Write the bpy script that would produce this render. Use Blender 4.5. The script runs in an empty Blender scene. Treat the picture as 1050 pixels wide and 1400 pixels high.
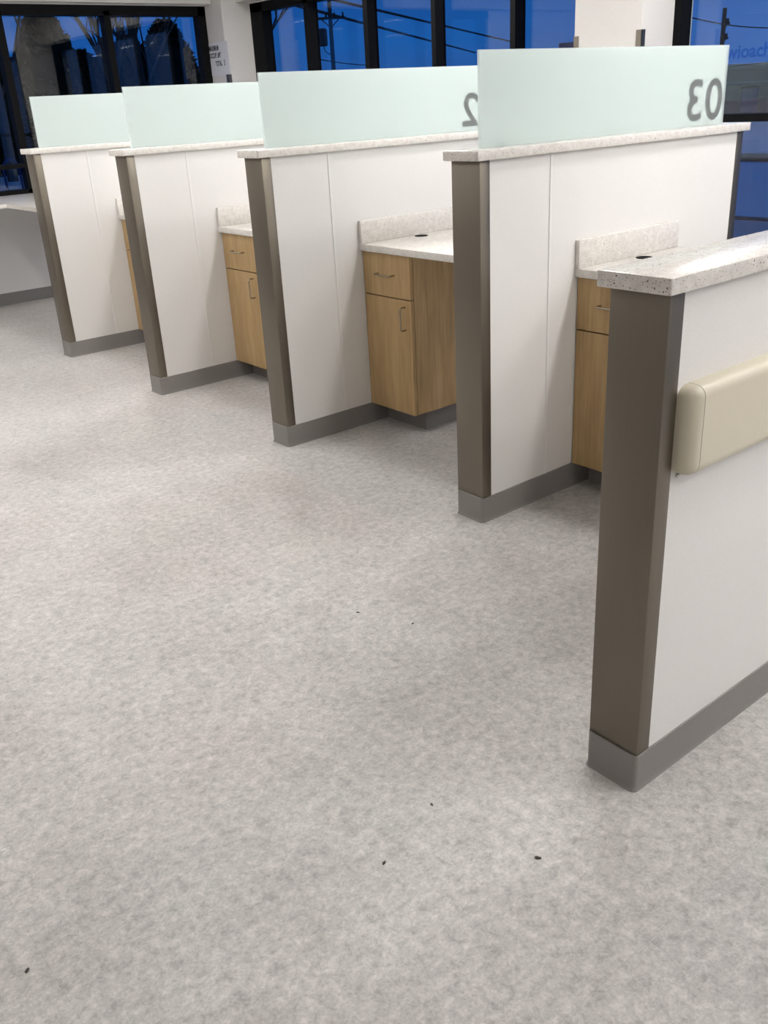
import bpy, bmesh, math, random
from mathutils import Matrix, Vector
random.seed(7)
sc = bpy.context.scene
col = sc.collection

# ------------------------------------------------------------------ measures
T = 0.1347; H = 1.3177; ST = 0.0318; H5 = 1.1662; HB = 0.1016
RET = 0.048; L = 1.587; JX = 0.3567; OV = 0.025; OVY = 0.018
DX = 0.5024; DZ = 0.8649; BSZ = 1.001; XBS = 1.1372
GX0 = 0.0739; GX1 = 1.5329; GZ1 = 1.6512; GY = 0.0688
CDX = 0.518; CW = 0.3434; CB = 0.1026; GAPZ = 0.6613
PX = {5: 0.0, 4: 0.8179, 3: 0.7862, 2: 0.7763, 1: 0.7738}
PY = {5: 0.0, 4: 1.3138, 3: 2.6024, 2: 3.9167, 1: 5.2696}
YW = 8.05; X1 = 3.747; XF = 4.07; CEIL = 2.78
EXPO = 0.0
RX, RY, RZ = 1.1498, -0.0570, -0.6666

# ------------------------------------------------------------------ materials
def mat(name):
    m = bpy.data.materials.new(name); m.use_nodes = True
    nt = m.node_tree; nt.nodes.clear()
    out = nt.nodes.new('ShaderNodeOutputMaterial')
    return m, nt, out
def N(nt, t, **kw):
    n = nt.nodes.new(t)
    for k, v in kw.items():
        if k in n.inputs: n.inputs[k].default_value = v
        else: setattr(n, k, v)
    return n
def principled(nt, out, base=(.8,.8,.8), rough=.5, metal=0., spec=.5):
    b = N(nt, 'ShaderNodeBsdfPrincipled')
    b.inputs['Base Color'].default_value = (*base, 1)
    b.inputs['Roughness'].default_value = rough
    b.inputs['Metallic'].default_value = metal
    b.inputs['Specular IOR Level'].default_value = spec
    nt.links.new(b.outputs[0], out.inputs[0]); return b
def simple(name, base, rough=.5, metal=0., spec=.5, bump=0, bscale=200, bdist=.001):
    m, nt, out = mat(name); b = principled(nt, out, base, rough, metal, spec)
    tc = N(nt, 'ShaderNodeTexCoord')
    n = N(nt, 'ShaderNodeTexNoise'); n.inputs['Scale'].default_value = bscale
    n.inputs['Detail'].default_value = 3
    nt.links.new(tc.outputs['Object'], n.inputs['Vector'])
    # small, even variation of the surface colour
    r = N(nt, 'ShaderNodeValToRGB')
    r.color_ramp.elements[0].position = .3; r.color_ramp.elements[1].position = .7
    r.color_ramp.elements[0].color = (*[c*.96 for c in base], 1)
    r.color_ramp.elements[1].color = (*[min(1, c*1.04) for c in base], 1)
    nt.links.new(n.outputs['Fac'], r.inputs[0]); nt.links.new(r.outputs[0], b.inputs['Base Color'])
    if bump:
        bp = N(nt, 'ShaderNodeBump'); bp.inputs['Strength'].default_value = bump
        bp.inputs['Distance'].default_value = bdist
        nt.links.new(n.outputs['Fac'], bp.inputs['Height']); nt.links.new(bp.outputs[0], b.inputs['Normal'])
    return m

def ramp(nt, stops, src, interp='LINEAR'):
    r = N(nt, 'ShaderNodeValToRGB'); cr = r.color_ramp; cr.interpolation = interp
    while len(cr.elements) < len(stops): cr.elements.new(.5)
    for e, (p, c) in zip(cr.elements, stops):
        e.position = p; e.color = (*c, 1) if len(c) == 3 else c
    nt.links.new(src, r.inputs[0]); return r
def mix(nt, a, b, fac, mode='MIX'):
    m = N(nt, 'ShaderNodeMix', data_type='RGBA', blend_type=mode)
    for s, k in ((fac, 0), (a, 6), (b, 7)):
        if hasattr(s, 'links'): nt.links.new(s, m.inputs[k])
        else: m.inputs[k].default_value = s
    return m.outputs[2]

def floor_mat():
    m, nt, out = mat('mottled_vinyl_tile'); b = principled(nt, out, rough=.42, spec=.35)
    tc = N(nt, 'ShaderNodeTexCoord').outputs['Object']
    def noise(scale, det=6, rough=.6, dist=0.):
        n = N(nt, 'ShaderNodeTexNoise'); n.inputs['Scale'].default_value = scale
        n.inputs['Detail'].default_value = det; n.inputs['Roughness'].default_value = rough
        n.inputs['Distortion'].default_value = dist
        nt.links.new(tc, n.inputs['Vector']); return n.outputs['Fac']
    big = ramp(nt, [(.3, (.396,.376,.356)), (.5, (.424,.408,.396)), (.7, (.434,.427,.406))], noise(1.7, 4)).outputs[0]
    drift = ramp(nt, [(.36, (.92,.918,.915)), (.5, (1,1,1)), (.64, (1.07,1.07,1.07))], noise(7, 8, .72, .5)).outputs[0]
    med = ramp(nt, [(.38, (.76,.755,.75)), (.48, (.97,.97,.97)), (.53, (1.02,1.02,1.02)), (.63, (1.24,1.24,1.235))], noise(36, 9, .76, .3)).outputs[0]
    fine = ramp(nt, [(.36, (.89,.89,.89)), (.5, (1,1,1)), (.64, (1.11,1.11,1.11))], noise(130, 4, .7)).outputs[0]
    c = mix(nt, big, med, 1., 'MULTIPLY'); c = mix(nt, c, fine, 1., 'MULTIPLY'); c = mix(nt, c, drift, 1., 'MULTIPLY')
    zone = ramp(nt, [(.44, (0,0,0)), (.58, (1,1,1))], noise(3.6, 6, .7, .5)).outputs[0]
    cloud = ramp(nt, [(.53, (0,0,0)), (.59, (1,1,1))], noise(46, 9, .74, .2)).outputs[0]
    c = mix(nt, c, (.57,.55,.525,1), mix(nt, (0,0,0,1), mix(nt, zone, cloud, 1., 'MULTIPLY'), .50))
    dark = ramp(nt, [(.56, (0,0,0)), (.61, (1,1,1))], noise(51.7, 9, .74, .2)).outputs[0]
    zone2 = ramp(nt, [(.46, (0,0,0)), (.6, (1,1,1))], noise(4.3, 6, .7, .5)).outputs[0]
    c = mix(nt, c, (.27,.255,.243,1), mix(nt, (0,0,0,1), mix(nt, zone2, dark, 1., 'MULTIPLY'), .42))
    br = N(nt, 'ShaderNodeTexBrick'); br.offset = 0; br.squash = 1
    mp = N(nt, 'ShaderNodeMapping'); mp.inputs['Location'].default_value = (1.236+.9144*20, .277+.9144*20, 0)
    nt.links.new(tc, mp.inputs['Vector']); nt.links.new(mp.outputs[0], br.inputs['Vector'])
    br.inputs['Scale'].default_value = 1; br.inputs['Brick Width'].default_value = .9144
    br.inputs['Row Height'].default_value = .9144; br.inputs['Mortar Size'].default_value = .0008
    br.inputs['Mortar Smooth'].default_value = 0; br.inputs['Bias'].default_value = 0
    br.inputs['Color1'].default_value = (1.03,1.02,1.0,1); br.inputs['Color2'].default_value = (.965,.97,.975,1)
    br.inputs['Mortar'].default_value = (.86,.86,.86,1)
    c = mix(nt, c, br.outputs['Color'], 1., 'MULTIPLY')
    nt.links.new(c, b.inputs['Base Color'])
    bp = N(nt, 'ShaderNodeBump'); bp.inputs['Strength'].default_value = .12; bp.inputs['Distance'].default_value = .002
    nt.links.new(noise(60, 5), bp.inputs['Height']); nt.links.new(bp.outputs[0], b.inputs['Normal'])
    return m

def quartz_mat():
    m, nt, out = mat('speckled_quartz'); b = principled(nt, out, rough=.22, spec=.5)
    tc = N(nt, 'ShaderNodeTexCoord').outputs['Object']
    def vor(scale):
        v = N(nt, 'ShaderNodeTexVoronoi'); v.inputs['Scale'].default_value = scale
        nt.links.new(tc, v.inputs['Vector']); return v
    n = N(nt, 'ShaderNodeTexNoise'); n.inputs['Scale'].default_value = 45; n.inputs['Detail'].default_value = 5
    nt.links.new(tc, n.inputs['Vector'])
    c = ramp(nt, [(.3, (.63,.60,.56)), (.7, (.74,.715,.675))], n.outputs['Fac']).outputs[0]
    for scale, thr, keep, colr in ((80, .15, .79, (.16,.12,.10,1)), (170, .25, .68, (.36,.30,.25,1)), (260, .3, .6, (.48,.43,.38,1))):
        v = vor(scale)
        near = N(nt, 'ShaderNodeMath', operation='LESS_THAN'); near.inputs[1].default_value = thr
        nt.links.new(v.outputs['Distance'], near.inputs[0])
        sep = N(nt, 'ShaderNodeSeparateColor'); nt.links.new(v.outputs['Color'], sep.inputs[0])
        pick = N(nt, 'ShaderNodeMath', operation='GREATER_THAN'); pick.inputs[1].default_value = keep
        nt.links.new(sep.outputs[0], pick.inputs[0])
        mu = N(nt, 'ShaderNodeMath', operation='MULTIPLY')
        nt.links.new(near.outputs[0], mu.inputs[0]); nt.links.new(pick.outputs[0], mu.inputs[1])
        c = mix(nt, c, colr, mu.outputs[0])
    nt.links.new(c, b.inputs['Base Color']); return m

def wood_mat(name, along_z=True):
    m, nt, out = mat(name); b = principled(nt, out, rough=.45, spec=.3)
    tc = N(nt, 'ShaderNodeTexCoord').outputs['Object']
    def nz(scale, sc3, det=5):
        mp = N(nt, 'ShaderNodeMapping'); mp.inputs['Scale'].default_value = sc3
        nt.links.new(tc, mp.inputs['Vector'])
        n = N(nt, 'ShaderNodeTexNoise'); n.inputs['Scale'].default_value = scale; n.inputs['Detail'].default_value = det
        n.inputs['Roughness'].default_value = .65; n.inputs['Distortion'].default_value = .3
        nt.links.new(mp.outputs[0], n.inputs['Vector']); return n.outputs['Fac']
    c1 = ramp(nt, [(.3, (.375,.247,.115)), (.5, (.445,.303,.148)), (.7, (.515,.365,.19))], nz(14, (1,1,.07))).outputs[0]
    c2 = ramp(nt, [(.35, (.86,.85,.84)), (.6, (1.06,1.06,1.06))], nz(90, (1,1,.05))).outputs[0]
    nt.links.new(mix(nt, c1, c2, 1., 'MULTIPLY'), b.inputs['Base Color']); return m

def metal_mat(name, base, rough=.36):
    m, nt, out = mat(name); b = principled(nt, out, base, rough, 1.0)
    tc = N(nt, 'ShaderNodeTexCoord').outputs['Object']
    mp = N(nt, 'ShaderNodeMapping'); mp.inputs['Scale'].default_value = (1, 1, .01)
    nt.links.new(tc, mp.inputs['Vector'])
    n = N(nt, 'ShaderNodeTexNoise'); n.inputs['Scale'].default_value = 600; n.inputs['Detail'].default_value = 4
    nt.links.new(mp.outputs[0], n.inputs['Vector'])
    r = ramp(nt, [(.3, tuple(c*.96 for c in base)), (.7, tuple(c*1.04 for c in base))], n.outputs['Fac'])
    nt.links.new(r.outputs[0], b.inputs['Base Color'])
    bp = N(nt, 'ShaderNodeBump'); bp.inputs['Strength'].default_value = .02; bp.inputs['Distance'].default_value = .0003
    nt.links.new(n.outputs['Fac'], bp.inputs['Height']); nt.links.new(bp.outputs[0], b.inputs['Normal'])
    return m

def pane_mat():
    m, nt, out = mat('window_glass')
    lw = N(nt, 'ShaderNodeLayerWeight'); lw.inputs['Blend'].default_value = .5
    pw = N(nt, 'ShaderNodeMath', operation='POWER'); pw.inputs[1].default_value = 4
    nt.links.new(lw.outputs['Facing'], pw.inputs[0])
    ma = N(nt, 'ShaderNodeMath', operation='MULTIPLY_ADD'); ma.inputs[1].default_value = .6; ma.inputs[2].default_value = .052
    nt.links.new(pw.outputs[0], ma.inputs[0])
    tr = N(nt, 'ShaderNodeBsdfTransparent'); tr.inputs[0].default_value = (.93,.96,.97,1)
    gl = N(nt, 'ShaderNodeBsdfGlossy'); gl.inputs['Roughness'].default_value = 0; gl.inputs[0].default_value = (1,1,1,1)
    mx = N(nt, 'ShaderNodeMixShader')
    nt.links.new(ma.outputs[0], mx.inputs[0]); nt.links.new(tr.outputs[0], mx.inputs[1]); nt.links.new(gl.outputs[0], mx.inputs[2])
    nt.links.new(mx.outputs[0], out.inputs[0]); return m

def frost_pane_mat():
    m, nt, out = mat('frosted_glass')
    tr = N(nt, 'ShaderNodeBsdfTransparent'); tr.inputs[0].default_value = (.96,.99,.98,1)
    b = N(nt, 'ShaderNodeBsdfPrincipled'); b.inputs['Base Color'].default_value = (.765,.81,.805,1); b.inputs['Roughness'].default_value = .25
    tl = N(nt, 'ShaderNodeBsdfTranslucent'); tl.inputs[0].default_value = (.78,.825,.82,1)
    m2 = N(nt, 'ShaderNodeMixShader'); m2.inputs[0].default_value = .4
    nt.links.new(b.outputs[0], m2.inputs[1]); nt.links.new(tl.outputs[0], m2.inputs[2])
    mx = N(nt, 'ShaderNodeMixShader'); mx.inputs[0].default_value = .32
    nt.links.new(tr.outputs[0], mx.inputs[1]); nt.links.new(m2.outputs[0], mx.inputs[2])
    nt.links.new(mx.outputs[0], out.inputs[0]); return m
def frost_film_mat():
    m, nt, out = mat('frost_film')
    d = N(nt, 'ShaderNodeBsdfDiffuse'); d.inputs[0].default_value = (.785,.825,.82,1)
    tl = N(nt, 'ShaderNodeBsdfTranslucent'); tl.inputs[0].default_value = (.79,.835,.83,1)
    mx = N(nt, 'ShaderNodeMixShader'); mx.inputs[0].default_value = .4
    nt.links.new(d.outputs[0], mx.inputs[1]); nt.links.new(tl.outputs[0], mx.inputs[2])
    nt.links.new(mx.outputs[0], out.inputs[0]); return m
def soft_print_mat():
    m, nt, out = mat('grey_translucent_print')
    d = N(nt, 'ShaderNodeBsdfDiffuse'); d.inputs[0].default_value = (.03,.03,.035,1)
    tr = N(nt, 'ShaderNodeBsdfTransparent')
    mx = N(nt, 'ShaderNodeMixShader'); mx.inputs[0].default_value = .30
    nt.links.new(tr.outputs[0], mx.inputs[1]); nt.links.new(d.outputs[0], mx.inputs[2])
    nt.links.new(mx.outputs[0], out.inputs[0]); return m
def film_mat():
    m, nt, out = mat('blue_tinted_window_film')
    tr = N(nt, 'ShaderNodeBsdfTransparent'); tr.inputs[0].default_value = (.10,.62,.92,1)
    d = N(nt, 'ShaderNodeBsdfDiffuse'); d.inputs[0].default_value = (.01,.12,.45,1)
    mx = N(nt, 'ShaderNodeMixShader'); mx.inputs[0].default_value = .05
    nt.links.new(tr.outputs[0], mx.inputs[1]); nt.links.new(d.outputs[0], mx.inputs[2])
    nt.links.new(mx.outputs[0], out.inputs[0]); return m
def lamp_mat(strength):
    m, nt, out = mat('lit_diffuser')
    e = N(nt, 'ShaderNodeEmission'); e.inputs[0].default_value = (1,.977,.955,1); e.inputs[1].default_value = strength
    nt.links.new(e.outputs[0], out.inputs[0]); return m

M = dict(
    floor=floor_mat(), quartz=quartz_mat(), wood=wood_mat('light_maple_laminate'),
    steel=metal_mat('brushed_bronze_steel', (.215,.19,.155), .42),
    chrome=metal_mat('satin_nickel', (.40,.35,.27), .25),
    panel=simple('white_textured_laminate', (.74,.725,.705), .5, 0, .3, .35, 420, .0006),
    joint=simple('white_joint_trim', (.76,.75,.73), .45),
    base=simple('grey_vinyl_base', (.225,.21,.20), .42, 0, .4),
    paint=simple('warm_white_paint', (.61,.59,.567), .7, 0, .2),
    ceil=simple('white_ceiling', (.78,.76,.73), .9),
    frame=simple('black_anodized_frame', (.003,.003,.0035), .6, 0, .1),
    pane=pane_mat(), fpane=frost_pane_mat(), film=frost_film_mat(), soft=soft_print_mat(),
    ink=simple('dark_grey_vinyl_print', (.045,.045,.05), .6),
    black=simple('black_plastic', (.008,.008,.008), .9, 0, .1),
    rail=simple('cream_vinyl_rail', (.60,.555,.44), .38, 0, .4, .15, 500, .0004),
    lip=simple('white_aluminium_lip', (.72,.71,.68), .4),
    paper=simple('white_paper', (.66,.66,.69), .7), textink=simple('black_print', (.02,.02,.025), .7),
    bluevinyl=film_mat(),
    asphalt=simple('wet_asphalt', (.30,.32,.34), .25, 0, .5, .15, 6, .01),
    concrete=simple('pale_concrete', (.34,.34,.35), .8), grass=simple('winter_grass', (.035,.06,.03), .9),
    bark=simple('dark_bark', (.045,.035,.028), .9), leaf=simple('dark_evergreen', (.010,.016,.012), 1., 0, .05),
    pole=simple('weathered_pole_wood', (.05,.045,.045), .9), wire=simple('black_cable', (.01,.01,.015), .7),
    stucco=simple('grey_brown_stucco', (.14,.115,.09), .9), roofgrey=simple('pale_roof_trim', (.22,.20,.17), .8),
    bluedoor=simple('dark_blue_door', (.01,.03,.13), .6), bluesteel=simple('blue_painted_steel', (.01,.02,.10), .6),
    debris=simple('dark_debris', (.05,.045,.04), .9), lightdebris=simple('pale_debris', (.6,.6,.58), .9),
    lamp=lamp_mat(36.0), spot=lamp_mat(100.0), housing=simple('white_lamp_housing', (.7,.7,.7), .5),
)

# ------------------------------------------------------------------ mesh helpers
class MB:
    def __init__(s): s.bm = bmesh.new()
    def _add(s, b):
        me = bpy.data.meshes.new('tmp'); b.to_mesh(me); b.free(); s.bm.from_mesh(me); bpy.data.meshes.remove(me)
    def box(s, x0, x1, y0, y1, z0, z1, bev=0., seg=2, vbev=0., mtx=None):
        b = bmesh.new(); bmesh.ops.create_cube(b, size=1)
        for v in b.verts: v.co = Vector((x0+(v.co.x+.5)*(x1-x0), y0+(v.co.y+.5)*(y1-y0), z0+(v.co.z+.5)*(z1-z0)))
        if vbev:
            es = [e for e in b.edges if abs(e.verts[0].co.z-e.verts[1].co.z) > 1e-6]
            bmesh.ops.bevel(b, geom=es, offset=vbev, segments=5, affect='EDGES', profile=.5)
        if bev:
            es = list(b.edges) if not vbev else [e for e in b.edges if len(e.link_faces) == 2 and e.calc_face_angle(0) > 1.0]
            bmesh.ops.bevel(b, geom=es, offset=bev, segments=seg, affect='EDGES', profile=.5)
        if mtx: bmesh.ops.transform(b, matrix=mtx, verts=b.verts)
        s._add(b); return s
    def tube(s, pts, r, n=10, r1=None):
        pts = [Vector(p) for p in pts]; rings = []; b = bmesh.new(); k = len(pts)
        ref = None
        for i, p in enumerate(pts):
            t = (pts[min(i+1, k-1)]-pts[max(i-1, 0)]).normalized()
            if ref is None: ref = t.orthogonal().normalized()
            ref = (ref - t*ref.dot(t)).normalized(); w = t.cross(ref)
            rr = r if r1 is None else r+(r1-r)*i/(k-1)
            rings.append([b.verts.new(p+(ref*math.cos(a)+w*math.sin(a))*rr) for a in [2*math.pi*j/n for j in range(n)]])
        for i in range(k-1):
            for j in range(n): b.faces.new((rings[i][j], rings[i][(j+1)%n], rings[i+1][(j+1)%n], rings[i+1][j]))
        b.faces.new(rings[0][::-1]); b.faces.new(rings[-1]); s._add(b); return s
    def lathe(s, prof, cx=0, cy=0, n=32):
        b = bmesh.new(); rings = [[b.verts.new((cx+r*math.cos(2*math.pi*j/n), cy+r*math.sin(2*math.pi*j/n), z)) for j in range(n)] for r, z in prof]
        for i in range(len(prof)-1):
            for j in range(n): b.faces.new((rings[i][j], rings[i][(j+1)%n], rings[i+1][(j+1)%n], rings[i+1][j]))
        b.faces.new(rings[0][::-1]); b.faces.new(rings[-1]); s._add(b); return s
    def ringsweep(s, x0, x1, y0, y1, rad, prof, n=6):
        """profile [(offset, z)] swept around a rounded rectangle (a base that wraps the foot of a wall)"""
        b = bmesh.new(); loops = []
        for off, z in prof:
            lp = []
            for cx, cy, a0 in ((x1-rad, y1-rad, 0), (x0+rad, y1-rad, 90), (x0+rad, y0+rad, 180), (x1-rad, y0+rad, 270)):
                for i in range(n+1):
                    a = math.radians(a0+90*i/n); lp.append(b.verts.new((cx+(rad+off)*math.cos(a), cy+(rad+off)*math.sin(a), z)))
            loops.append(lp)
        m = len(loops[0])
        for i in range(len(loops)-1):
            for j in range(m): b.faces.new((loops[i][j], loops[i][(j+1)%m], loops[i+1][(j+1)%m], loops[i+1][j]))
        b.faces.new(loops[0]); b.faces.new(loops[-1][::-1])
        bmesh.ops.recalc_face_normals(b, faces=b.faces); s._add(b); return s
    def prism(s, poly, x0, x1, axis='x'):
        b = bmesh.new()
        f = {'x': lambda a, p: (a, p[0], p[1]), 'y': lambda a, p: (p[0], a, p[1]), 'z': lambda a, p: (p[0], p[1], a)}[axis]
        A = [b.verts.new(f(x0, p)) for p in poly]; B = [b.verts.new(f(x1, p)) for p in poly]; k = len(poly)
        for i in range(k): b.faces.new((A[i], A[(i+1)%k], B[(i+1)%k], B[i]))
        b.faces.new(A[::-1]); b.faces.new(B); bmesh.ops.recalc_face_normals(b, faces=b.faces); s._add(b); return s
    def build(s, name, m, parent=None, smooth=False):
        me = bpy.data.meshes.new(name); s.bm.to_mesh(me); s.bm.free()
        for p in me.polygons: p.use_smooth = smooth
        if smooth:
            try: me.set_sharp_from_angle(angle=math.radians(40))
            except Exception: pass
        me.materials.append(m)
        o = bpy.data.objects.new(name, me); col.objects.link(o)
        if parent: o.parent = parent
        return o
def tag(o, label, cat, group=None, kind=None):
    o['label'] = label; o['category'] = cat
    if group: o['group'] = group
    if kind: o['kind'] = kind
    return o
def thing(name, loc, label, cat, group=None, rz=0):
    o = bpy.data.objects.new(name, None); col.objects.link(o); o.location = loc; o.rotation_euler.z = rz
    o.empty_display_size = .1
    return tag(o, label, cat, group)
def struct(o): o['kind'] = 'structure'; return o
def dup(root, loc, label=None, group=None):
    r = root.copy(); col.objects.link(r); r.location = loc
    if label: r['label'] = label
    if group: r['group'] = group
    for ch in list(root.children):
        c = ch.copy(); col.objects.link(c); c.parent = r
        for g in ch.children:
            d = g.copy(); col.objects.link(d); d.parent = c
    return r
def text_bm(txt, size, offset=0., extrude=0., spacing=1.):
    cu = bpy.data.curves.new('txt', 'FONT'); cu.body = txt; cu.size = size; cu.offset = offset; cu.extrude = extrude
    cu.space_character = spacing; cu.resolution_u = 6
    o = bpy.data.objects.new('txt', cu); col.objects.link(o)
    dg = bpy.context.evaluated_depsgraph_get(); dg.update()
    me = bpy.data.meshes.new_from_object(o.evaluated_get(dg))
    bpy.data.objects.remove(o); b = bmesh.new(); b.from_mesh(me); bpy.data.meshes.remove(me); return b

# ------------------------------------------------------------------ setting
XL, YB = -6.5, -7.0
b = MB().box(XL, XF+.25, YB, YW+.25, -.1, 0); struct(b.build('floor', M['floor']))
b = MB().box(XL, XF+.25, YB, YW+.25, CEIL, CEIL+.1); struct(b.build('ceiling', M['ceil']))
b = MB().box(XL-.1, XL, YB, YW+.25, 0, CEIL); struct(b.build('wall_right', M['paint']))
b = MB().box(XL, XF+.25, YB-.1, YB, 0, CEIL); struct(b.build('wall_front', M['paint']))
# left wall: low wall under the window, header over it
YLOW = 7.70
b = MB().box(XL, X1, YLOW, YW+.2, 0, DZ-.001); struct(b.build('wall_left', M['panel']))
b = MB().box(XL, X1, YLOW-.004, YLOW, 0, HB); b.box(XL, X1, YLOW-.010, YLOW-.004, 0, .012)
struct(b.build('baseboard_left', M['base']))
b = MB().box(XL, X1, YW, YW+.2, 2.445, CEIL).box(XL, X1, YW-.12, YW, 2.455, CEIL)
struct(b.build('trim_1', M['paint']))
struct(MB().box(XL, .62, YW, YW+.2, DZ+ST+.001, 2.445).build('wall_left_upper', M['paint']))
# far wall: columns and headers
def column_bm(y0, y1): return MB().box(X1, XF+.2, y0, y1, 0, CEIL, .003, 1)
struct(column_bm(7.737, YW+.2).build('wall_column_1', M['paint']))
struct(column_bm(2.855, 3.377).build('wall_column_2', M['paint']))
struct(column_bm(-2.05, -1.53).build('wall_column_3', M['paint']))
struct(column_bm(YB, -6.4).build('wall_column_4', M['paint']))
b = MB()
for y0, y1 in ((3.377, 7.737), (-1.53, 2.855), (-6.4, -2.05)):
    b.box(XF, XF+.2, y0, y1, 2.44, CEIL); b.box(XF-.16, XF, y0, y1, 2.45, CEIL)
struct(b.build('wall_back', M['paint']))

def window_x(n, y0, y1, muls, jamb0, jamb1):
    root = bpy.data.objects.new('window_%d' % n, None); col.objects.link(root); root['kind'] = 'structure'
    b = MB(); x0, x1 = XF, XF+.11
    b.box(x0, x1, y0, y0+jamb0, 0, 2.44).box(x0, x1, y1-jamb1, y1, 0, 2.44)
    b.box(x0, x1, y0, y1, 2.36, 2.44).box(x0, x1, y0, y1, 0, .09).box(x0, x1, y0, y1, 1.281, 1.325)
    for a, c in muls: b.box(x0, x1, a, c, .05, 2.40)
    b.build('window_frame', M['frame'], root)
    ys = [y0+jamb0] + [v for m in sorted(muls) for v in m] + [y1-jamb1]
    for i in range(0, len(ys), 2):
        MB().box(x1-.022, x1-.012, ys[i], ys[i+1], .09, 1.281).box(x1-.022, x1-.012, ys[i], ys[i+1], 1.325, 2.36).build('window_pane', M['pane'], root)
    return root
window_x(2, 3.377, 7.737, [(6.764, 6.835), (5.905, 5.965), (5.055, 5.104), (4.20, 4.251)], .05, .207)
window_x(3, -1.53, 2.855, [(1.92, 1.98), (1.05, 1.11), (.18, .24), (-.69, -.63)], .05, .05)
window_x(4, -6.4, -2.05, [(-2.98, -2.92), (-3.85, -3.79), (-4.72, -4.66), (-5.6, -5.54)], .05, .05)
root = bpy.data.objects.new('window_1', None); col.objects.link(root); root['kind'] = 'structure'
b = MB(); y0, y1 = YW, YW+.11; ZB = DZ+ST+.001
WX = .62
b.box(X1-.082, X1, y0, y1, ZB, 2.445).box(WX, X1, y0, y1, 2.361, 2.445).box(WX, X1, y0, y1, ZB, .935)
muls = [(2.678-1.0*k, 2.738-1.0*k) for k in range(3)]
for a, c in muls: b.box(a, c, y0, y1, ZB, 2.40)
b.box(WX, muls[1][0], y0, y1, 1.118, 1.155)
b.build('window_frame', M['frame'], root)
xs = [WX] + [v for m in sorted(muls) for v in m] + [X1-.082]
for i in range(0, len(xs), 2):
    if xs[i+1] <= xs[i]: continue
    MB().box(xs[i], xs[i+1], y1-.022, y1-.012, .935, 2.361).build('window_pane', M['pane'], root)

# steel corner guards on the columns
def guard(yc, side, label):
    b = MB()
    if side < 0: b.box(X1-.003, X1+.035, yc-.003, yc, .1, 1.826).box(X1-.003, X1, yc-.003, yc+.038, .1, 1.826)
    else: b.box(X1-.003, X1+.035, yc, yc+.003, .1, 1.826).box(X1-.003, X1, yc-.038, yc+.003, .1, 1.826)
    tag(b.build('corner_guard', M['steel']), label, 'corner guard')
guard(7.737, -1, 'dark metal corner guard on the wall column below the white paper notice')
guard(2.855, -1, 'steel corner guard on the right edge of the white column behind screen 03')
guard(3.377, 1, 'steel corner guard on the left edge of the white column behind screen 03')

# paper notice on the first column
nt_ = thing('paper_notice', (X1-.0005, 7.895, 1.97), 'white paper notice with black lettering on the wall column beside the dark window', 'sign')
MB().box(-.002, 0, -.20, .157, -.147, .147).build('sheet', M['paper'], nt_)
for t, s_, y, z in (('MAXIMUM', .058, .155, .078), ('OCCUP. LMT', .054, .155, .015), ('TOTAL', .056, .055, -.060), ('3', .062, -.105, -.060)):
    b_ = text_bm(t, s_, .0022)
    for v in b_.verts: v.co = Vector((-.0026, y - v.co.x*.68, z + v.co.y*1.1))
    g = MB(); g._add(b_); g.build('printed_line', M['textink'], nt_)

# ------------------------------------------------------------------ partitions
def make_partition(i, Lw, Hh, label, joint=True):
    r = thing('partition_wall', (PX[i], PY[i]+T/2, 0), label, 'partition', 'station divider walls')
    h = T/2
    MB().box(RET, Lw-RET, -h, h, 0, Hh).build('wall_panel', M['panel'], r)
    for s in (0, 1):
        x0, x1 = (0, RET) if s == 0 else (Lw-RET, Lw)
        # a folded steel channel that wraps the end of the wall
        MB().box(x0, x1, -h-.0015, h+.0015, HB-.004, Hh, .003, 2).build('end_cap', M['steel'], r, True)
    if joint:
        for s in (-1, 1):
            MB().box(JX-.006, JX+.006, s*h-.0028, s*h+.0028, HB, Hh, .0008, 1).build('joint_trim', M['joint'], r)
    MB().ringsweep(0, Lw, -h, h, .008, [(.0032, HB), (.0042, HB-.001), (.0042, .016), (.0048, .009), (.0062, .004), (.0078, .0018), (.0078, 0)]).build('cove_base', M['base'], r, True)
    MB().box(-OV, Lw+OV, -h-OVY, h+OVY, Hh, Hh+ST, .0018, 2, .006).build('countertop_cap', M['quartz'], r, True)
    return r
make_partition(1, L, H, 'tall white divider wall farthest back on the left, beside the corner counter')
make_partition(2, L, H, 'tall white divider wall second from the left, under a blank frosted screen')
make_partition(3, L, H, 'tall white divider wall carrying the frosted screen numbered 02')
make_partition(4, L, H, 'tall white divider wall carrying the frosted screen numbered 03')
p5 = make_partition(5, 2.45, H5, 'nearest and lowest divider wall at right, without glass, with a cream bumper rail', False)
# cream bumper rail on the near face of the nearest wall
def rr_profile(z0, z1, d, rad, y0):
    pts = [(y0, z0)]
    for k in range(9): a = math.radians(90*k/8); pts.append((y0-(d-rad)-rad*math.sin(a), z0+rad-rad*math.cos(a)))
    for k in range(9): a = math.radians(90*k/8); pts.append((y0-(d-rad)-rad*math.cos(a), z1-rad+rad*math.sin(a)))
    pts.append((y0, z1)); return pts
YN = -T/2
rail = MB().prism(rr_profile(.788, .978, .042, .024, YN), .0832, 2.35).build('bumper_rail', M['rail'], p5, True)
b = bmesh.new()
rings = []
for k in range(9):   # rounded end: the profile shrinks back towards the wall
    a = math.radians(90*k/8); sx = math.sin(a); d = .042*(1-.98*(1-math.cos(a))) if k else .042
    ins = .026*(1-math.cos(a))*.9
    pr = rr_profile(.788+ins, .978-ins, max(.004, .042-.036*(1-math.cos(a))), max(.003, .024-.020*(1-math.cos(a))), YN)
    rings.append([b.verts.new((.0815-.033*sx, y, z)) for y, z in pr])
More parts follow.
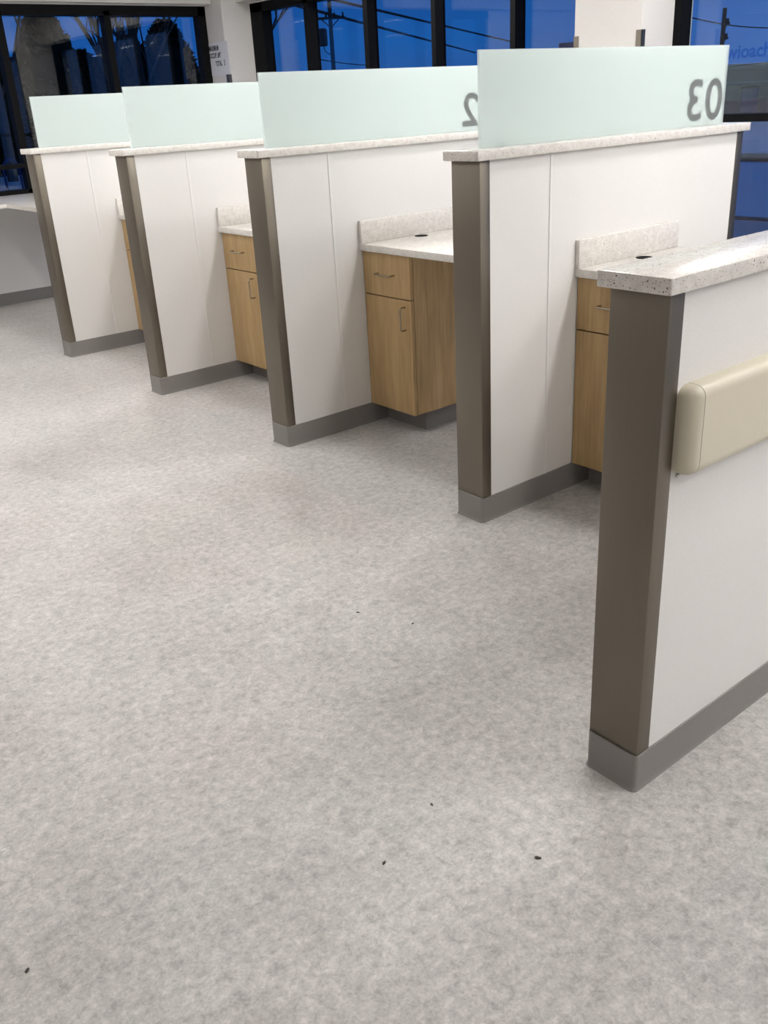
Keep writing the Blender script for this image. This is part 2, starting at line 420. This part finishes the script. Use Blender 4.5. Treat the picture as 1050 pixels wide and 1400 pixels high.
for i in range(8):
    for j in range(len(rings[0])-1): b.faces.new((rings[i][j], rings[i][j+1], rings[i+1][j+1], rings[i+1][j]))
b.faces.new(rings[-1]); bmesh.ops.recalc_face_normals(b, faces=b.faces)
e = MB(); e._add(b); e.build('end_piece', M['rail'], rail, True)
MB().box(.064, 2.35, YN-.007, YN, .781, .788, .001, 1).build('mounting_lip', M['lip'], rail)

# ------------------------------------------------------------------ frosted screens
def make_screen(i, label, numeral=None):
    z0 = H+ST
    r = thing('privacy_screen', (PX[i], PY[i]+GY, z0), label, 'screen', 'frosted glass screens')
    hh = GZ1-z0; y0, y1 = 0, .012
    MB().box(GX0, GX1, y0, y1, 0, hh, .0008, 1).build('glass_panel', M['fpane'], r)
    MB().box(GX0+.002, GX1-.002, .0078, .0086, .001, hh-.002).build('frosted_film', M['film'], r)
    for xc in (GX0+.12, (GX0+GX1)/2, GX1-.12):
        MB().box(xc-.022, xc+.022, y1+.0005, y1+.012, 0, .030, .002, 2).build('glass_clip', M['chrome'], r, True)
    if numeral:
        g = MB(); h_d, ztop = .160, 1.534-z0; zb = ztop-h_d
        size = h_d/.729
        # the print is seen through the frost, so its edge is soft: stacked translucent outlines
        for k, off in enumerate((.0038, .0031, .0024, .0017, .0010, .0003)):
            t = text_bm(numeral, size, off, 0, 1.06)
            w0 = min(v.co.x for v in t.verts) if k == 0 else w0
            xs_ = [v.co.x for v in t.verts]
            if k == 0: mn, mx_ = min(xs_), max(xs_)
            sxx = (1.523-1.272)/(mx_-mn)
            for v in t.verts: v.co = Vector((1.523-(v.co.x-mn)*sxx, .0075-.0004*k, zb+v.co.y))
            g._add(t)
        t = text_bm(numeral, size, 0, 0, 1.06)
        for v in t.verts: v.co = Vector((1.523-(v.co.x-mn)*sxx, .0089, zb+v.co.y))
        g._add(t)
        g.build('numeral', M['soft'], r)
    return r
make_screen(1, 'frosted glass screen farthest back on the left, in front of the dark window')
make_screen(2, 'blank frosted glass screen second from the left')
make_screen(3, 'frosted glass screen with reversed grey number 02', '02')
make_screen(4, 'frosted glass screen with reversed grey number 03, nearest of the screens', '03')

# ------------------------------------------------------------------ desks and cabinets between the walls
def make_desk(i, gap, label):
    """counter from the near face of wall i across to the far face of the wall before it"""
    r = thing('work_counter', (PX[i], PY[i], DZ), label, 'counter', 'counters between the divider walls')
    MB().box(DX, XBS, -gap+.0015, -.0015, 0, ST, .0018, 2).build('countertop', M['quartz'], r, True)
    MB().box(DX, XBS, -.0200, -.0015, ST, BSZ-DZ, .0015, 2).build('backsplash', M['quartz'], r, True)
    MB().lathe([(.033, ST-.004), (.033, ST+.0012), (.0325, ST+.002), (.026, ST+.002), (.025, ST+.0005)], .837, -.072).build('grommet', M['black'], r, True)
    return r
def arch(p, q, out, r=.0042):
    """wire pull: two posts joined by a bar, with rounded corners"""
    p, q, out = Vector(p), Vector(q), Vector(out); d = (q-p).normalized(); L_ = out.length; c = .010; pts = [p]
    o = out.normalized()
    for k in range(6): a = math.radians(90*k/5); pts.append(p+o*(L_-c+c*math.sin(a))+d*(c-c*math.cos(a)))
    for k in range(6): a = math.radians(90*k/5); pts.append(q+o*(L_-c+c*math.cos(a))-d*(c-c*math.sin(a)))
    pts.append(q); return MB().tube(pts, r, 10)
def make_cabinet(i, label):
    r = thing('base_cabinet', (PX[i], PY[i], 0), label, 'cabinet', 'maple cabinets under the counters')
    y0, y1 = -CW, -.004; xf = CDX; th = .019
    MB().box(xf+th+.002, XBS-.01, y0, y1, CB, DZ-.0005, .001, 1).build('carcass', M['wood'], r)
    d = MB().box(xf, xf+th, y0, y1, GAPZ+.0026, DZ-.004, .0015, 1).build('drawer', M['wood'], r)
    arch((xf, -.118, .767), (xf, -.232, .767), (-.032, 0, 0)).build('handle', M['chrome'], d, True)
    o = MB().box(xf, xf+th, y0, y1, CB, GAPZ-.0026, .0015, 1).build('door', M['wood'], r)
    arch((xf, -.302, .520), (xf, -.302, .628), (-.032, 0, 0)).build('handle', M['chrome'], o, True)
    MB().box(xf+.1, XBS-.03, y0+.034, -.014, 0, CB).build('toe_kick', M['base'], r)
    return r
GAP = {4: PY[4]-T, 3: PY[3]-PY[4]-T, 2: PY[2]-PY[3]-T, 1: PY[1]-PY[2]-T}
make_desk(4, GAP[4], 'speckled white counter behind the nearest low wall, under the screen numbered 03')
make_desk(3, GAP[3], 'speckled white counter with a black grommet under the screen numbered 02')
make_desk(2, GAP[2], 'speckled white counter second from the left, mostly behind a steel-ended wall')
make_desk(1, GAP[1], 'farthest back speckled counter, only its left corner showing')
make_cabinet(4, 'maple cabinet at right, half hidden behind the nearest steel end post')
make_cabinet(3, 'fully visible maple cabinet with drawer and door, in the middle booth')
make_cabinet(2, 'maple cabinet left of the middle booth, its right side cut off by a steel post')
make_cabinet(1, 'maple cabinet farthest back on the left, only a thin edge showing')

# corner counter: along the window and forward to the farthest wall
cc = thing('corner_counter', (0, 0, DZ), 'white counter running along under the dark left window, turning to the farthest divider wall', 'counter')
MB().prism([(-6.4, 7.13), (1.15, 7.13), (1.15, PY[1]+T+.002), (1.95, PY[1]+T+.002), (1.95, 7.13), (X1-.002, 7.13), (X1-.002, YW+.11), (-6.4, YW+.11)], 0, ST, 'z').build('countertop', M['quartz'], cc)

# ------------------------------------------------------------------ ceiling lights: squares over the stations, added fill strips elsewhere
def make_light(ln):
    r = thing('fill_strip_light', (0, 0, CEIL), 'unseen white linear ceiling strip light added to brighten the aisle side and nearest wall', 'light', 'linear ceiling lights')
    h = ln/2
    MB().box(-.075, .075, -h, h, -.045, 0, .004, 1).build('housing', M['housing'], r)
    MB().box(-.06, .06, -h+.015, h-.015, -.052, -.046).build('diffuser', M['lamp'], r)
    return r
def make_square():
    r = thing('square_light', (0, 0, CEIL), 'white square ceiling light over the stations', 'light', 'square ceiling lights')
    MB().box(-.16, .16, -.16, .16, -.030, 0, .004, 1).build('housing', M['housing'], r)
    MB().box(-.13, .13, -.13, .13, -.036, -.031).build('diffuser', M['spot'], r)
    return r
lng = make_light(2.2); sht = make_light(1.2); sq = make_square()
bays = [5.95, 4.66, 3.33, 2.02, .72, -.58, -1.9, -3.2, -4.5]
ROWS = ((sq, 1.93, bays), (sq, 3.46, [y for y in bays if abs(y-3.33) > .1 and y > -3]),
        (lng, .2, [5.9, 3.4]), (sht, .2, [-4.0]), (lng, .7, [-1.7]), (lng, -1.6, [5.6, 3.2]), (sht, -1.6, [-4.2]), (sht, -4.2, [5.4, 1.0, -4.0]))  # unseen strips, added to brighten cabinet fronts, open floor and the nearest wall
for src, x, ys_ in ROWS:
    for y in ys_:
        if src.location.x == 0: src.location = (x, y, CEIL)
        else: dup(src, (x, y, CEIL))

# ------------------------------------------------------------------ floor debris
def crumb(x, y, s, label, m='debris', rz=0.):
    b = bmesh.new(); bmesh.ops.create_icosphere(b, subdivisions=2, radius=1)
    for v in b.verts:
        k = 1+.35*math.sin(v.co.x*5+x*31)*math.cos(v.co.y*4+y*17)
        v.co = Vector((v.co.x*s*1.5*k, v.co.y*s*.8*k, max(-.6, v.co.z)*s*.45+s*.25))
    g = MB(); g._add(b); o = g.build('floor_debris', M[m], None, True); o.location = (x, y, 0); o.rotation_euler.z = rz
    tag(o, label, 'debris', 'debris on the floor')
crumb(-.578, .226, .0042, 'dark crumb on the floor at bottom centre beside a smaller pale one', 'debris', .4)
crumb(-.571, .246, .0032, 'small pale crumb touching the dark one at bottom centre', 'lightdebris', 1.)
crumb(-.321, .010, .0050, 'dark sliver on the floor right of bottom centre', 'debris', 2.2)
crumb(-1.272, .485, .0042, 'dark speck on the floor at the lower left corner', 'debris', .8)
crumb(-1.197, .844, .0045, 'pale chip on the floor at the left edge', 'lightdebris', .1)
crumb(-.379, .290, .0032, 'tiny dark speck on the floor in front of the nearest wall', 'debris', 1.4)
crumb(.045, 1.115, .0040, 'flat grey flake on the open floor left of the other speck', 'debris', 2.0)
crumb(.128, .937, .0036, 'round black speck on the open floor in the middle of the picture', 'debris', .3)

# ------------------------------------------------------------------ outside
def gz(x): return -.15-.0165*max(0, x-12)
b = bmesh.new()
def strip(bm_, xs_, y0, y1, dz=0):
    vs = [(bm_.verts.new((x, y0, gz(x)+dz)), bm_.verts.new((x, y1, gz(x)+dz))) for x in xs_]
    for i in range(len(vs)-1): bm_.faces.new((vs[i][0], vs[i+1][0], vs[i+1][1], vs[i][1]))
strip(b, [-60, 4.32, 12, 40, 120, 260], -120, 220)
g = MB(); g._add(b); o = g.build('ground_outside', M['asphalt']); struct(o)
b = MB().box(XF+.3, 9.3, -20, 30, -.16, -.05, .02, 2); o = b.build('trim_sidewalk', M['concrete']); struct(o)
b = MB().box(9.3, 9.5, -20, 30, -.2, -.03, .03, 2); o = b.build('trim_curb', M['stucco']); struct(o)
b = bmesh.new(); strip(b, [20.2, 21.0, 22.2], -40, 60, .06); g = MB(); g._add(b); o = g.build('trim_verge', M['grass']); struct(o)
b = MB().box(-30, 40, 27.5, 29.5, -.2, -.06); o = b.build('trim_verge_left', M['grass']); struct(o)

def utility_pole(x, y, h, r, label, cross, angle, transformer=False):
    base = gz(x); rt = thing('utility_pole', (x, y, base), label, 'utility pole', 'utility poles outside', angle)
    MB().tube([(0, 0, 0), (0, 0, h*.5), (0, 0, h)], r, 12, r*.75).build('pole', M['pole'], rt, True)
    for zc, wl in cross:
        a = MB().box(-wl/2, wl/2, -.20, -.06, zc-.07, zc+.07).build('crossarm', M['pole'], rt)
        for k in range(4):
            xx = -wl/2+.12+k*(wl-.24)/3
            MB().lathe([(.05, zc+.07), (.07, zc+.12), (.04, zc+.18), (.06, zc+.24), (.02, zc+.30)], xx, -.13, 10).build('insulator', M['wire'], a, True)
        MB().tube([(-wl*.32, -.1, zc), (0, -.1, zc-wl*.30)], .035, 6).tube([(wl*.32, -.1, zc), (0, -.1, zc-wl*.30)], .035, 6).build('brace', M['pole'], a)
    if transformer:
        t = MB().lathe([(.2, 5.15), (.28, 5.2), (.28, 6.0), (.2, 6.1)], -.52, -.1, 16).build('transformer', M['pole'], rt, True)
        MB().tube([(-.52, -.1, 5.3), (-.45, -.12, 4.9), (-.2, -.1, 4.7), (0, 0, 4.9)], .025, 6).build('cable', M['wire'], t)
CAM = Vector((-1.4835, -.9959, 1.5193))
def along(dx, dy, dz, d): return CAM+Vector((dx, dy, dz))*d
P = along(.599, .801, 0, 62)
utility_pole(P.x, P.y, 9.5, .15, 'utility pole with crossarm and transformer seen through the middle window', [(6.62, 1.75)], math.atan2(.599, -.801)+math.pi, True)
P2 = along(.846, .533, 0, 70)
utility_pole(P2.x, P2.y, 6.6, .17, 'bare utility pole seen through the right window above the screen numbered 03', [(5.7, 1.1), (4.85, 1.0)], .9)
def cable(p, q, sag, r, label):
    pts = [Vector(p).lerp(Vector(q), t/24)-Vector((0, 0, sag*4*(t/24)*(1-t/24))) for t in range(25)]
    o = MB().tube(pts, r, 6).build('power_line', M['wire'], None, True)
    tag(o, label, 'power line', 'power lines outside')
def ext(a, b, t0, t1): return a+(b-a)*t0, a+(b-a)*t1
a_, b_ = ext(along(.6078, .7941, .0872, 58), along(.734, .6791, .0418, 120), -.25, 1.0)
cable(a_, b_, .0, .075, 'upper thick power line sloping down across the middle window')
a_, b_ = ext(along(.5895, .8078, .0803, 60), along(.7038, .7104, .0367, 131), -.25, 1.0)
cable(a_, b_, .0, .085, 'lower thick power line sloping down across the middle window')
cable(along(.5879, .8089, .0389, 63), along(.6239, .7815, .0315, 78), .05, .03, 'thin low cable beside the pole in the middle window')
cable(along(.81, .586, .066, 66), along(.8659, .5003, .0409, 84), .3, .04, 'thin cable running from the bare pole in the right window')
cable(along(.83, .557, .0133, 72), along(.8675, .4975, .0122, 80), .05, .06, 'low cable above the flat-roofed building in the right window')

def building(x, y, w, d, h, rz, label):
    r = thing('commercial_building', (x, y, gz(x)), label, 'building', None, rz)
    MB().box(-w/2, w/2, 0, d, 0, h-.35).build('wall', M['stucco'], r)
    MB().box(-w/2-.2, w/2+.2, -.15, d+.2, h-.35, h, .02, 1).build('parapet', M['roofgrey'], r)
    MB().box(-w/2, w/2, -.06, 0, h*.62, h*.66).build('band', M['roofgrey'], r)
    return r
B = along(.855, .519, 0, 92)
ang = math.atan2(.519, .855)-math.pi/2
bd = building(B.x+.519*3, B.y-.855*3, 44, 14, 3.9, ang+.05, 'low flat-roofed grey building across the lot, seen through the right window')
for xx, w_ in ((-1.9, 1.35), (7.0, 2.4), (12., 2.4)):
    dd = MB().box(xx-w_/2, xx+w_/2, -.08, .0, .1, 2.0).build('door', M['bluedoor'], bd)
    MB().box(xx-w_/2-.12, xx+w_/2+.12, -.10, -.02, 2.0, 2.14).build('door_frame', M['frame'], dd)
# dark roadside sign at the edge of the white column
P3 = along(.763, .6465, 0, 45)
sg = thing('roadside_sign', (P3.x, P3.y, gz(P3.x)), 'dark rounded roadside sign low in the middle window, touching the white column', 'sign', None, math.atan2(.6465, .763)-math.pi/2)
hz = CAM.z-gz(P3.x)
MB().tube([(0, 0, 0), (0, 0, hz+1.4)], .09, 10).build('post', M['wire'], sg, True)
MB().box(-.35, 1.2, -.12, .12, hz+1.30, hz+1.82, .03, 2, .05).build('sign_panel', M['bluedoor'], sg)
# blue hoop rack by the left window
hr = thing('hoop_rack', (4.6, 17.35, -.15), 'blue steel hoop outside, low at the far left of the dark window', 'bike rack', None, .3)
for k in range(2):
    xx = -.08+.42*k; pts = [(xx, 0, 0)]+[(xx+.17-.17*math.cos(math.pi*t/10), 0, .85-.16*k+.17*math.sin(math.pi*t/10)) for t in range(11)]+[(xx+.34, 0, 0)]
    MB().tube(pts, .02, 10).build('hoop', M['bluesteel'], hr, True)
# blue lettering on the outside of the right window
t = text_bm('wioachu', .104, .003, 0)
for v in t.verts: v.co = Vector((XF+.1005, 2.53-v.co.x, 1.638+v.co.y))
g = MB(); g._add(t); o = g.build('window_lettering', M['bluevinyl'])
tag(o, 'faint blue lettering on the right window just past the end of the screen numbered 03', 'lettering')

# trees beyond the left window
def bare_tree(x, y, h, seed, label):
    rnd = random.Random(seed); r = thing('bare_tree', (x, y, gz(x)-.05), label, 'tree', 'bare trees outside the left window')
    MB().tube([(0, 0, 0), (.1, .05, h*.25), (.05, .1, h*.5)], .16, 8, .10).build('trunk', M['bark'], r, True)
    br = MB(); tw = MB()
    def grow(p, d, ln, rad, depth):
        pts = [p]; dd = d.copy()
        for k in range(3):
            dd = (dd+Vector((rnd.uniform(-.25, .25), rnd.uniform(-.25, .25), rnd.uniform(-.05, .2)))).normalized(); pts.append(pts[-1]+dd*ln/3)
        (br if depth > 1 else tw).tube(pts, rad, 5, rad*.55)
        if depth:
            for k in range(4 if depth > 1 else 5):
                q = pts[rnd.choice((1, 2, 3, 3))]
                nd = (dd+Vector((rnd.uniform(-.9, .9), rnd.uniform(-.9, .9), rnd.uniform(-.2, .7)))).normalized()
                grow(q, nd, ln*.66, rad*.55, depth-1)
    for k in range(7):
        a = 2*math.pi*k/7+rnd.uniform(-.4, .4)
        grow(Vector((.05, .1, h*(.24+.035*k))), Vector((math.cos(a)*.6, math.sin(a)*.6, 1)).normalized(), h*.36, .06, 3)
    br.build('branches', M['bark'], r); tw.build('twigs', M['bark'], r)
def evergreen(x, y, h, w, seed, label):
    rnd = random.Random(seed); r = thing('evergreen_tree', (x, y, gz(x)-.05), label, 'tree', 'dark evergreens outside the left window')
    MB().tube([(0, 0, 0), (0, 0, h*.9)], .12, 8, .03).build('trunk', M['bark'], r, True)
    b = bmesh.new()
    for k in range(6000):
        z = rnd.uniform(.03, 1); rad = w*(1-max(0, z-.45)/.56)**.5*math.sqrt(rnd.uniform(.3, 1)); a = rnd.uniform(0, 6.283)
        c = Vector((rad*math.cos(a), rad*math.sin(a), z*h)); s_ = rnd.uniform(.08, .2)
        u = Vector((rnd.uniform(-1, 1), rnd.uniform(-1, 1), rnd.uniform(-1, 1))).normalized(); v_ = u.orthogonal().normalized()
        b.faces.new([b.verts.new(c+u*s_), b.verts.new(c+v_*s_*.5), b.verts.new(c-u*s_), b.verts.new(c-v_*s_*.5)])
    core = bmesh.new(); bmesh.ops.create_icosphere(core, subdivisions=3, radius=1)
    for v in core.verts:
        k = 1+.12*math.sin(v.co.x*7+seed)*math.cos(v.co.z*9)
        v.co = Vector((v.co.x*w*.86*k, v.co.y*w*.86*k, h*.46+v.co.z*h*.46))
    g = MB(); g._add(b); g._add(core); g.build('foliage', M['leaf'], r); return r
spots = [(5.2, 25, 8.0), (7.9, 27, 9.0), (10.8, 26, 7.4), (13.2, 29, 9.2), (14.9, 25.5, 7.6)]
for k, (x, y, h) in enumerate(spots):
    bare_tree(x, y, h, 20+k, 'bare leafless tree against the dusk sky outside the left window')
ev = [evergreen(4.0+1.5*k, 31.5, 3.7+.35*k, 1.3, 60+k, 'dark evergreen in the hedge outside the left window') for k in range(3)]
for k in range(3, 17):
    x = 4.0+1.45*(k if k < 9 else k-8.5)
    q = dup(ev[(k*7) % 3], (x, 31.5 if k < 9 else 34.0, gz(x)-.05)); q.rotation_euler.z = k*1.7
    q.scale = (1, 1, 1+.14*math.sin(k*2.7))

for k in range(8):
    q = B+Vector((.86, .51, 0))*26+Vector((-.51, .86, 0))*(3.4*k-20)
    q = dup(ev[k % 3], (q.x, q.y, gz(q.x)-.05), 'dark tree beyond the flat-roofed building in the right window', 'trees beyond the low building')
    q.rotation_euler.z = k*2.1; q.scale = (1.5, 1.5, 1.02+.1*math.sin(k*2.3))

# ------------------------------------------------------------------ dusk sky
w = bpy.data.worlds.new('dusk_sky'); sc.world = w; w.use_nodes = True; nt = w.node_tree; nt.nodes.clear()
out = N(nt, 'ShaderNodeOutputWorld'); bg = N(nt, 'ShaderNodeBackground')
tc = N(nt, 'ShaderNodeTexCoord'); sp = N(nt, 'ShaderNodeSeparateXYZ'); nt.links.new(tc.outputs['Generated'], sp.inputs[0])
r = ramp(nt, [(0, (.035,.115,.36)), (.05, (.011,.10,.385)), (.14, (.010,.098,.40)), (.6, (.01,.07,.3))], sp.outputs[2])
ns = N(nt, 'ShaderNodeTexNoise'); ns.inputs['Scale'].default_value = 5
mp = N(nt, 'ShaderNodeMapping'); mp.inputs['Scale'].default_value = (1, 1, 6)
nt.links.new(tc.outputs['Generated'], mp.inputs[0]); nt.links.new(mp.outputs[0], ns.inputs['Vector'])
cl = ramp(nt, [(.4, (.94,.94,.96)), (.7, (1.14,1.10,1.04))], ns.outputs['Fac'])
az = ramp(nt, [(.50, (1,1,1)), (.64, (0,0,0))], sp.outputs[1])   # paler afterglow low over the road
pale = mix(nt, r.outputs[0], (.060,.165,.50,1), mix(nt, (0,0,0,1), az.outputs[0], .85))
nt.links.new(mix(nt, pale, cl.outputs[0], 1., 'MULTIPLY'), bg.inputs[0]); bg.inputs[1].default_value = 1.0
nt.links.new(bg.outputs[0], out.inputs[0])

# ------------------------------------------------------------------ camera
cd = bpy.data.cameras.new('camera'); cam = bpy.data.objects.new('camera', cd); col.objects.link(cam); sc.camera = cam
cam.matrix_world = Matrix.Translation(CAM) @ (Matrix.Rotation(RZ, 4, 'Z') @ Matrix.Rotation(RX, 4, 'X') @ Matrix.Rotation(RY, 4, 'Z'))
cd.sensor_fit = 'HORIZONTAL'; cd.sensor_width = 36; cd.lens = 36*1257.667/1050
cd.clip_start = .05; cd.clip_end = 600

vs = sc.view_settings
sc.display_settings.display_device = 'sRGB'
vs.view_transform = 'Standard'; vs.look = 'None'; vs.exposure = EXPO; vs.gamma = 1; vs.use_curve_mapping = False
sc.cycles.max_bounces = 10; sc.cycles.diffuse_bounces = 5; sc.cycles.glossy_bounces = 5; sc.cycles.transparent_max_bounces = 24
sc.cycles.use_denoising = True
sc.cycles.sample_clamp_indirect = 6
